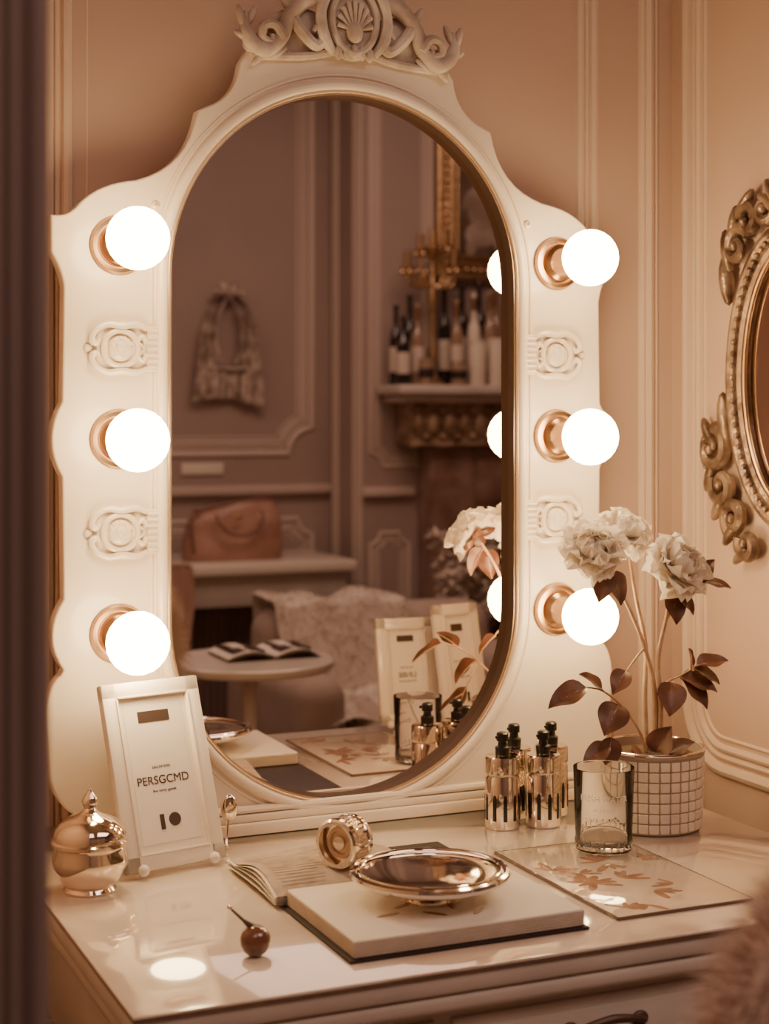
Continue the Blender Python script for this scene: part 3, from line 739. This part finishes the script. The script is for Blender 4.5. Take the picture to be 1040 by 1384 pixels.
for s,h in ((-1,.43),(.8,.44),(-.5,.50),(.45,.52)):
    b.sweep(catmull([(ccx,cy_,z0+.39),(ccx+s*.05,cy_+.01,z0+.375),(ccx+s*.10,cy_+.01,z0+.39),(ccx+s*.11,cy_+.01,z0+h)]),.0075,'gold')
    b.sweep(catmull([(ccx+s*.06,cy_+.01,z0+.385),(ccx+s*.085,cy_+.01,z0+.42),(ccx+s*.06,cy_+.01,z0+.44),(ccx+s*.05,cy_+.01,z0+.42)]),[.007,.003],'gold')
    b.lathe([(.008,0),(.026,.02),(.028,.03),(.014,.032),(.015,.09),(0,.092)],'gold',T((ccx+s*.11,cy_+.01,z0+h-.01)),seg=16)
    for k in range(4): b.sph((ccx+s*.11+.02*cos(k*1.6),cy_+.01+.02*sin(k*1.6),z0+h),.012,'gold',seg=8)
b.build('gilt_candelabra')
b=B(); x0,x1,za,zb=1.865,2.66,1.86,2.70
for d,rad in ((0,.018),(.028,.014),(.052,.016),(.078,.010)):
    b.sweep([(x0+d,-3.573,za+d),(x1-d,-3.573,za+d),(x1-d,-3.573,zb-d),(x0+d,-3.573,zb-d),(x0+d,-3.573,za+d)],rad,'gold',seg=8)
b.box(x0+.01,x1-.01,-3.595,-3.58,za+.01,zb-.01,'gold')
b.box(x0+.08,x1-.08,-3.586,-3.575,za+.08,zb-.08,'canvas')
for k in range(25):
    for zz in (za+.028,zb-.028): b.sph((x0+.02+k*.031,-3.558,zz),.010,'gold',seg=8)
    b.sph((x0+.028,-3.558,za+.02+k*.032),.010,'gold',seg=8)
for (x,z,r,sx,sz,a) in ((2.04,2.26,.035,1,1.2,0),(2.04,2.15,.065,.8,1.3,.2),(2.06,2.04,.07,1.2,.8,-.3),(2.01,1.99,.04,.6,1.3,.3),(2.13,1.99,.035,.6,1.6,-.5),(1.99,2.17,.028,.5,1.8,.5),(2.12,2.18,.03,.5,2.4,-.8),(2.26,2.2,.06,.7,1.6,.1),(2.26,2.33,.035,1,1.1,0)):
    b.sph((0,0,0),r,'figure',(sx,.03,sz),M4=T((x,-3.5745,z))@R(a,'Y'),seg=16)
b.build('gilt_framed_painting')
# armchair with throw
ax=1.20; hd=.09
b=B()
b.box(ax-.40,ax+.40,-2.72,-2.10,.12,.40,'fabric',.06,5)
b.box(ax-.30,ax+.30,-2.58,-2.06,.36,.46,'fabric',.05,5)
b.box(ax-.40,ax+.40,-2.80,-2.58,.15,.80-hd,'fabric',.08,6)
for s in (-1,1): b.box(ax+s*.40-.08,ax+s*.40+.08,-2.78,-2.08,.12,.58,'fabric',.07,6)
for sx_ in (-.34,.34):
    for y in (-2.7,-2.16): b.sweep([(ax+sx_,y,.14),(ax+sx_,y,0)],[.025,.016],'wood')
arm=b.build('armchair')
b=B()
def th(u,v):
    x=ax-.37+.44*u+.012*sin(v*11)
    s=v*1.25
    if s<.30: y,z=-2.83,.58+s*.82
    elif s<.52: y=-2.83+(s-.30)*1.22; z=.826+.012*sin(u*9)
    elif s<.85: y=-2.56+(s-.52)*.25; z=.826-(s-.52)*.82
    else: y=-2.478+(s-.85)*1.0; z=.556-(s-.85)*.02
    return (x,y,z-hd+.01*sin(u*17+v*5))
b.grid(th,20,24,'throw'); vs=list(b.v); fs=list(b.f); 
fur(b,vs,[f[::-1] for f in fs],5000,.014,'throw',.003,.4)
fur(b,vs,fs,4000,.014,'throw',.003,.4)
thb=b.build('throw_blanket'); thb.parent=arm
b=B(); MM=T((.43,-1.66,0))
b.lathe([(0,0),(.14,0),(.14,.012),(.03,.03),(.018,.06),(.018,.64),(.03,.68),(.10,.695),(.205,.697),(.21,.703),(.21,.716),(.205,.72),(0,.72)],'pfwhite',MM,seg=56)
b.build('round_side_table')
b=B()
for s in (-1,1):
    for k in range(4):
        b.grid(lambda u,v,k=k,s=s:(.48+s*(.002+.12*u),-1.78+.17*v,.7215+.0025*k+.010*sin(pi*u)*(1+.15*k)),8,2,'bookdark' if (k==0) else 'paper')
    for k in range(7):
        b.box(.48+s*.065-.04,.48+s*.065+.04,-1.765+k*.02,-1.757+k*.02,.7375,.7425,'ink')
    b.box(*sorted((.48+s*.02,.48+s*.1)),-1.70,-1.63,.7375,.7432,'ink')
b.build('magazine')
b=B(); vx,vy=1.66,-2.95
b.lathe([(0,0),(.07,0),(.10,.10),(.11,.22),(.08,.36),(.05,.42),(.06,.46),(.05,.46),(.04,.42),(0,.40)],'table',T((vx,vy,0)),seg=28)
random.seed(4)
for k in range(18):
    a=random.uniform(0,6.3); sp=random.uniform(.04,.26); h=random.uniform(.74,.98)-sp*.4
    e=Vector((vx+sp*cos(a),vy+sp*sin(a)*.6,h)); s0=Vector((vx+.02*cos(a),vy+.02*sin(a),.42))
    mid=(s0+e)/2+Vector((0,0,.06)); cr=catmull([s0,mid,e],8); b.sweep(cr,.0025,'stem',seg=5)
    for j in range(9):
        p=cr[-1-j]; 
        for q in range(6):
            d=Vector((random.uniform(-1,1),random.uniform(-1,1),random.uniform(-.2,1))).normalized()
            leaf(b,p,d,.05,.008,(0,.3,1),.3,'plume')
b.build('dried_plume_vase')

# ------------------------------------------------------------ soft area fills added under the ceiling to brighten the room, no real fixtures
def area_fill(x,y,w,h,P):
    l=bpy.data.lights.new('added_fill','AREA'); l.shape='RECTANGLE'; l.size=w; l.size_y=h; l.energy=P; l.color=(1,.71,.56)
    o=bpy.data.objects.new('added_fill',l); o.location=(x,y,2.985); SC.collection.objects.link(o)
area_fill(1.1,-2.1,1.8,1.2,31); area_fill(-1.0,-2.3,1.2,1.4,16)
w=bpy.data.worlds.new('World'); SC.world=w; w.use_nodes=True
w.node_tree.nodes['Background'].inputs[0].default_value=(.30,.20,.17,1); w.node_tree.nodes['Background'].inputs[1].default_value=.3

# ------------------------------------------------------------ camera
cd=bpy.data.cameras.new('camera'); cam=bpy.data.objects.new('camera',cd); SC.collection.objects.link(cam)
cam.location=(-.880,-2.136,1.335); cam.rotation_euler=(pi/2,0,-math.atan(.4367))
cd.sensor_fit='VERTICAL'; cd.sensor_height=36; cd.sensor_width=27.05; cd.lens=36*2200/1384; cd.shift_y=-(692-555)/1384
cd.dof.use_dof=True; cd.dof.focus_distance=2.15; cd.dof.aperture_fstop=4.5; cd.clip_start=.01
SC.camera=cam
